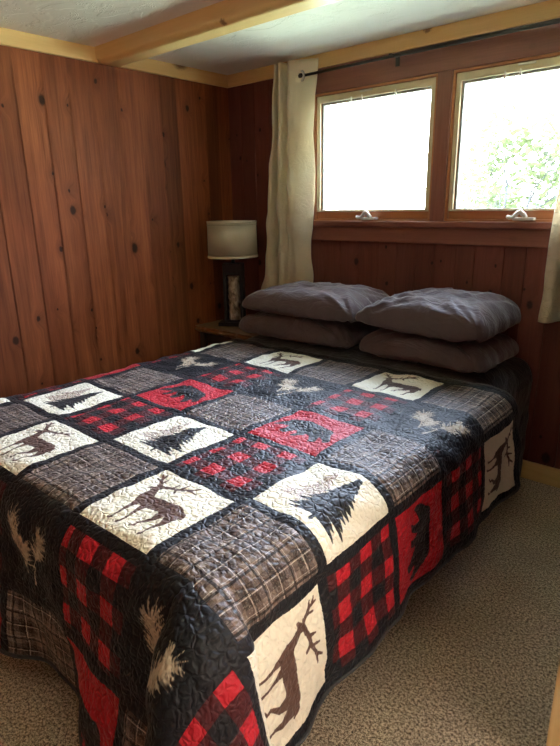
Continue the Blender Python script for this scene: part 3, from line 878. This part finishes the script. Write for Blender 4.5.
# ------------------------------------------------------------------ curtains
def mat_curtain():
    t = NT('cream_satin_curtain'); o = t.obj()
    n = t.noise(t.mapp(o, (7, 7, 4), rot=(0.5, 0.4, 0.2)), 1.0, 3, 0.5, 1.2)
    w = t.noise(t.mapp(o, (600, 600, 60)), 1.0, 2)
    c = t.mix(n, (0.82, 0.74, 0.56), (0.88, 0.80, 0.63))
    cz = t.noise(t.mapp(o, (9, 9, 17), rot=(0.0, 0.7, 0.0)), 1.0, 3, 0.55, 2.0)
    cz = t.smooth(t.math('ABSOLUTE', t.math('SUBTRACT', cz, 0.5)), 0.0, 0.07)
    low = t.math('SUBTRACT', 1.0, t.smooth(t.sep(o)[2], 1.3, 1.95))
    n = t.math('ADD', n, t.math('MULTIPLY', t.math('MULTIPLY', cz, low), 0.30))
    nb = t.bump(t.math('ADD', t.math('MULTIPLY', n, 1.0), t.math('MULTIPLY', w, 0.02)), 0.6, 0.03)
    b = t.bsdf(c, 0.36, 0.6, 0, nb, 0.2, 0.3)
    tl = t.n('ShaderNodeBsdfTranslucent'); t.set(tl.inputs[0], c)
    mx = t.n('ShaderNodeMixShader'); mx.inputs[0].default_value = 0.38
    t.t.links.new(b.outputs[0], mx.inputs[1]); t.t.links.new(tl.outputs[0], mx.inputs[2]); t.t.links.new(mx.outputs[0], t.out.inputs[0])
    return t.m
M_CURT = mat_curtain()
RODY, RODZ = -0.082, 2.103
def curtain(root, keys, zrange, nz=90, seed=0, wr=0.006):
    """keys: list of (z, [(x, y), ...]) cross sections from top to bottom with equal point counts"""
    def catmull(p, n):
        out = []
        for i in range(len(p) - 1):
            p0 = p[max(i - 1, 0)]; p1 = p[i]; p2 = p[i + 1]; p3 = p[min(i + 2, len(p) - 1)]
            for k in range(n):
                t_ = k / n
                out.append(tuple(0.5 * ((2 * p1[a]) + (-p0[a] + p2[a]) * t_ + (2 * p0[a] - 5 * p1[a] + 4 * p2[a] - p3[a]) * t_ ** 2 + (-p0[a] + 3 * p1[a] - 3 * p2[a] + p3[a]) * t_ ** 3) for a in (0, 1)))
        out.append(p[-1]); return out
    secs = [(z, catmull(p, 8)) for z, p in keys]
    rows = []
    zt, zb = zrange
    for i in range(nz + 1):
        z = zt + (zb - zt) * i / nz
        for (za, pa), (zc, pc) in zip(secs, secs[1:]):
            if za >= z >= zc - 1e-9:
                f = (za - z) / (za - zc + 1e-12); f = f * f * (3 - 2 * f)
                row = [(a[0] + (b[0] - a[0]) * f, a[1] + (b[1] - a[1]) * f) for a, b in zip(pa, pc)]; break
        dn = (zt - z) / (zt - zb)
        rows.append([(x + wr * 0.5 * mn.noise(Vector((x * 9, z * 8, seed))), y + wr * (0.3 + 1.6 * dn) * mn.noise(Vector((x * 11 + z * 6, z * 5 - x * 7, seed + 2.5))) * 1.6, z + (0.008 * mn.noise(Vector((x * 8, 1, seed))) if i == nz else 0)) for (x, y) in row])
    vs = [v for r in rows for v in r]; k = len(rows[0]); fs = []
    for i in range(nz):
        for j in range(k - 1): fs.append((i * k + j, i * k + j + 1, (i + 1) * k + j + 1, (i + 1) * k + j))
    o = link('panel', mesh_from(vs, fs), M_CURT, root)
    s = o.modifiers.new('t', 'SOLIDIFY'); s.thickness = 0.0025; s.offset = 0
    return o
def grommet(root, x, y, z, nrm):
    n = Vector(nrm).normalized(); a = n.cross(Vector((0, 0, 1))).normalized(); b = n.cross(a)
    c = Vector((x, y, z)); pts = [c + (a * math.cos(q) + b * math.sin(q)) * 0.025 for q in [2 * PI * k / 32 for k in range(32)]]
    return tube('grommet', M_STEEL, pts, 0.0060, 8, root, True)
c1 = empty('curtain', (0.62, RODY, 0.84)); tag(c1, 'cream grommet curtain bunched at the left side of the left window', 'curtain')
curtain(c1, [
    (2.185, [(0.545, -0.07), (0.520, -0.115), (0.535, -0.12), (0.540, -0.06), (0.553, -0.05), (0.555, -0.122), (0.578, -0.125), (0.59, -0.055), (0.614, -0.055), (0.628, -0.12), (0.702, -0.088), (0.755, -0.068), (0.795, -0.055)]),
    (1.90, [(0.515, -0.07), (0.500, -0.115), (0.508, -0.12), (0.515, -0.045), (0.538, -0.05), (0.545, -0.122), (0.57, -0.125), (0.58, -0.06), (0.605, -0.06), (0.622, -0.125), (0.69, -0.105), (0.740, -0.085), (0.772, -0.065)]),
    (1.50, [(0.458, -0.055), (0.454, -0.115), (0.483, -0.12), (0.503, -0.06), (0.525, -0.055), (0.531, -0.118), (0.56, -0.125), (0.574, -0.08), (0.593, -0.075), (0.615, -0.125), (0.672, -0.14), (0.736, -0.11), (0.782, -0.07)]),
    (1.15, [(0.415, -0.06), (0.417, -0.115), (0.452, -0.125), (0.486, -0.08), (0.505, -0.065), (0.518, -0.105), (0.552, -0.13), (0.581, -0.12), (0.599, -0.105), (0.623, -0.125), (0.667, -0.135), (0.72, -0.105), (0.756, -0.07)]),
    (0.835, [(0.36, -0.07), (0.368, -0.11), (0.412, -0.125), (0.465, -0.105), (0.491, -0.06), (0.507, -0.085), (0.535, -0.14), (0.578, -0.15), (0.607, -0.135), (0.635, -0.12), (0.683, -0.115), (0.737, -0.095), (0.775, -0.07)])],
    (2.185, 0.835), seed=1.0, wr=0.010)
grommet(c1, 0.702, -0.089, RODZ - 0.002, (-0.42, -1, 0))
c2 = empty('curtain', (2.27, RODY, 0.86)); tag(c2, 'cream curtain hanging at the right side of the right window, at the edge of view', 'curtain')
curtain(c2, [
    (2.185, [(2.17, -0.055), (2.185, -0.115), (2.21, -0.118), (2.225, -0.050), (2.25, -0.05), (2.265, -0.12), (2.29, -0.12), (2.305, -0.05), (2.33, -0.05), (2.345, -0.12), (2.38, -0.12), (2.42, -0.08)]),
    (1.45, [(2.150, -0.075), (2.165, -0.115), (2.20, -0.120), (2.222, -0.060), (2.25, -0.06), (2.265, -0.12), (2.29, -0.12), (2.305, -0.05), (2.33, -0.05), (2.345, -0.12), (2.38, -0.12), (2.43, -0.08)]),
    (0.86, [(2.140, -0.085), (2.150, -0.115), (2.19, -0.125), (2.215, -0.065), (2.24, -0.06), (2.265, -0.12), (2.30, -0.13), (2.32, -0.05), (2.35, -0.05), (2.365, -0.12), (2.40, -0.12), (2.45, -0.08)])],
    (2.185, 0.858), seed=5.0, wr=0.008)
rod = empty('curtain_rod', (1.5, RODY, RODZ)); tag(rod, 'thin dark metal curtain rod running above both windows', 'curtain rod')
tube('rod_outer', M_BLACKM, [(1.30, RODY, RODZ + 0.006), (2.60, RODY, RODZ + 0.010)], 0.0095, 16, rod)
tube('rod_inner', M_BLACKM, [(0.695, RODY - 0.002, RODZ), (1.32, RODY, RODZ + 0.006)], 0.0075, 16, rod)
for x in (1.28, 2.50):
    bm = bmesh.new(); bx(bm, x - 0.008, x + 0.008, RODY - 0.012, -0.012, RODZ + 0.010, RODZ + 0.018, 0.002); bx(bm, x - 0.012, x + 0.012, -0.017, -0.0125, RODZ - 0.03, RODZ + 0.032, 0.002)
    link('bracket', bm_mesh(bm), M_BLACKM, rod)
lathe('finial', M_BLACKM, [(0, -0.015), (0.012, -0.011), (0.0165, 0), (0.012, 0.011), (0, 0.015)], (0.695, RODY - 0.006, RODZ), 20, rod)

# ------------------------------------------------------------------ outside
def mat_ground():
    t = NT('light_bounce_ground'); o = t.obj()
    t.bsdf(t.mix(t.noise(o, 2.5, 4), (0.46, 0.55, 0.34), (0.58, 0.64, 0.44)), 0.9, 0.1)  # colour lightened in place of sunlight, to bounce more light onto the ceiling
    return t.m
gm = mesh_from([(-30, 0.25, -0.7), (30, 0.25, -0.7), (30, 40, 0.6), (-30, 40, 0.6)], [(0, 1, 2, 3)])
tag(link('ground', gm, mat_ground()), kind='structure')
M_BARK = plain('grey_bark', (0.022, 0.022, 0.024), 0.9, bump=(20, 0.5, 0.01))
def mat_leaf():
    t = NT('spring_leaves'); o = t.obj()
    c = t.mix(t.noise(o, 1.5, 2), (0.040, 0.056, 0.018), (0.075, 0.085, 0.035))
    b = t.bsdf(c, 0.6, 0.3)
    tl = t.n('ShaderNodeBsdfTranslucent'); t.set(tl.inputs[0], c)
    mx = t.n('ShaderNodeMixShader'); mx.inputs[0].default_value = 0.5
    t.t.links.new(b.outputs[0], mx.inputs[1]); t.t.links.new(tl.outputs[0], mx.inputs[2]); t.t.links.new(mx.outputs[0], t.out.inputs[0])
    return t.m
M_LEAF = mat_leaf()
def tree(x, y, zb, h, seed, label, nleaf=2600, lean=0.0):
    rr = random.Random(seed)
    root = empty('tree', (x, y, zb)); tag(root, label, 'tree')
    vs, fs, tips = [], [], []
    def limb(p, d, L, r, depth):
        pts = [p]; q = p.copy(); dd = d.copy(); n = 6
        for i in range(n):
            dd = (dd + Vector((rr.uniform(-1, 1), rr.uniform(-1, 1), rr.uniform(-0.4, 0.6))) * 0.16).normalized()
            q = q + dd * (L / n); pts.append(q.copy())
        rads = [r * (1 - 0.55 * i / n) for i in range(n + 1)]
        v, f = tube_mesh(pts, rads, 6, True); b = len(vs); vs.extend(v); fs.extend([tuple(k + b for k in ff) for ff in f])
        if depth <= 1: tips.extend(pts[2:])
        if depth > 0:
            for k in range(4 if depth > 1 else 4):
                i = rr.randint(2, n); 
                nd = (dd + Vector((rr.uniform(-1, 1), rr.uniform(-1, 1), rr.uniform(-0.25, 0.7))) * 0.95).normalized()
                limb(pts[i], nd, L * rr.uniform(0.5, 0.72), rads[i] * 0.62, depth - 1)
    limb(Vector((x, y, zb)), Vector((lean, 0, 1)).normalized(), h * 0.45, h * 0.020, 4)
    link('trunk', mesh_from(vs, fs), M_BARK, root)
    lv, lf = [], []
    for i in range(nleaf):
        c = rr.choice(tips) + Vector((rr.gauss(0, 0.24), rr.gauss(0, 0.24), rr.gauss(0, 0.18)))
        a = Vector((rr.uniform(-1, 1), rr.uniform(-1, 1), rr.uniform(-0.6, 0.3))).normalized()
        n_ = Vector((rr.uniform(-1, 1), rr.uniform(-1, 1), rr.uniform(-1, 1))); b = a.cross(n_).normalized(); c2_ = a.cross(b)
        l, w = rr.uniform(0.06, 0.11), rr.uniform(0.03, 0.045)
        k = len(lv)
        lv += [c - a * l, c - a * l * 0.2 + b * w, c + a * l, c - a * l * 0.2 - b * w, c + c2_ * 0.008]
        lf += [(k, k + 1, k + 4), (k + 1, k + 2, k + 4), (k + 2, k + 3, k + 4), (k + 3, k, k + 4)]
    tag(link('foliage', mesh_from(lv, lf, False), M_LEAF, root), kind='stuff')
    return root
tree(-0.45, 6.8, -0.5, 3.9, 11, 'leafy spring tree outside the right window, its fine branches against the sky', 1250)
tree(-2.6, 10.5, -0.4, 3.0, 5, 'smaller pale tree farther off, low in the right window beside the mullion', 900)

# ------------------------------------------------------------------ light
W = bpy.data.worlds.new('World'); SC.world = W; W.use_nodes = True
wt = W.node_tree; wt.nodes.clear()
wo = wt.nodes.new('ShaderNodeOutputWorld'); bg = wt.nodes.new('ShaderNodeBackground')
tc = wt.nodes.new('ShaderNodeTexCoord'); sp = wt.nodes.new('ShaderNodeSeparateXYZ')
wt.links.new(tc.outputs['Generated'], sp.inputs[0])
def wramp(sock, lo, hi, c0, c1):
    mr = wt.nodes.new('ShaderNodeMapRange'); mr.interpolation_type = 'SMOOTHSTEP'; mr.inputs[1].default_value = lo; mr.inputs[2].default_value = hi
    wt.links.new(sock, mr.inputs[0])
    mx = wt.nodes.new('ShaderNodeMix'); mx.data_type = 'RGBA'; wt.links.new(mr.outputs[0], mx.inputs[0])
    for i, c in ((6, c0), (7, c1)):
        if isinstance(c, tuple): mx.inputs[i].default_value = (*c, 1)
        else: wt.links.new(c, mx.inputs[i])
    return mx.outputs[2]
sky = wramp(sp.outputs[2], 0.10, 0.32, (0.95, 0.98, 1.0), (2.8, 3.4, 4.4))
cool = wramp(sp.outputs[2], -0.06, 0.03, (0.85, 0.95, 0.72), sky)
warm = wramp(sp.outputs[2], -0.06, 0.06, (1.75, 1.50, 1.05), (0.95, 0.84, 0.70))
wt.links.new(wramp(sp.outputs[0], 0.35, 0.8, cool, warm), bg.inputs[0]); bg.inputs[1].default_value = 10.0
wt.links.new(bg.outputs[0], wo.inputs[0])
def portal(name, loc, rot, sx, sy, energy=0.0, col=(1, 1, 1), is_portal=True):
    l = bpy.data.lights.new(name, 'AREA'); l.shape = 'RECTANGLE'; l.size = sx; l.size_y = sy
    l.energy = energy; l.color = col; l.cycles.is_portal = is_portal
    o = bpy.data.objects.new(name, l); COL.objects.link(o); o.location = loc; o.rotation_euler = rot
    return o
portal('daylight_portal', (1.125, 0.12, 1.65), (-PI / 2, 0, 0), 0.80, 0.70)
portal('daylight_portal', (1.97, 0.12, 1.65), (-PI / 2, 0, 0), 0.80, 0.70)
portal('daylight_portal', (XR + 0.1, (DYA + DYB) / 2, (DZ0 + DZ1) / 2), (0, PI / 2, 0), DZ1 - DZ0, DYA - DYB)

SC.view_settings.view_transform = 'Standard'; SC.view_settings.look = 'None'
SC.view_settings.exposure = 0.74; SC.view_settings.gamma = 1.0; SC.view_settings.use_curve_mapping = False
SC.cycles.max_bounces = 10; SC.cycles.diffuse_bounces = 6; SC.cycles.transparent_max_bounces = 12
SC.cycles.sample_clamp_indirect = 10.0
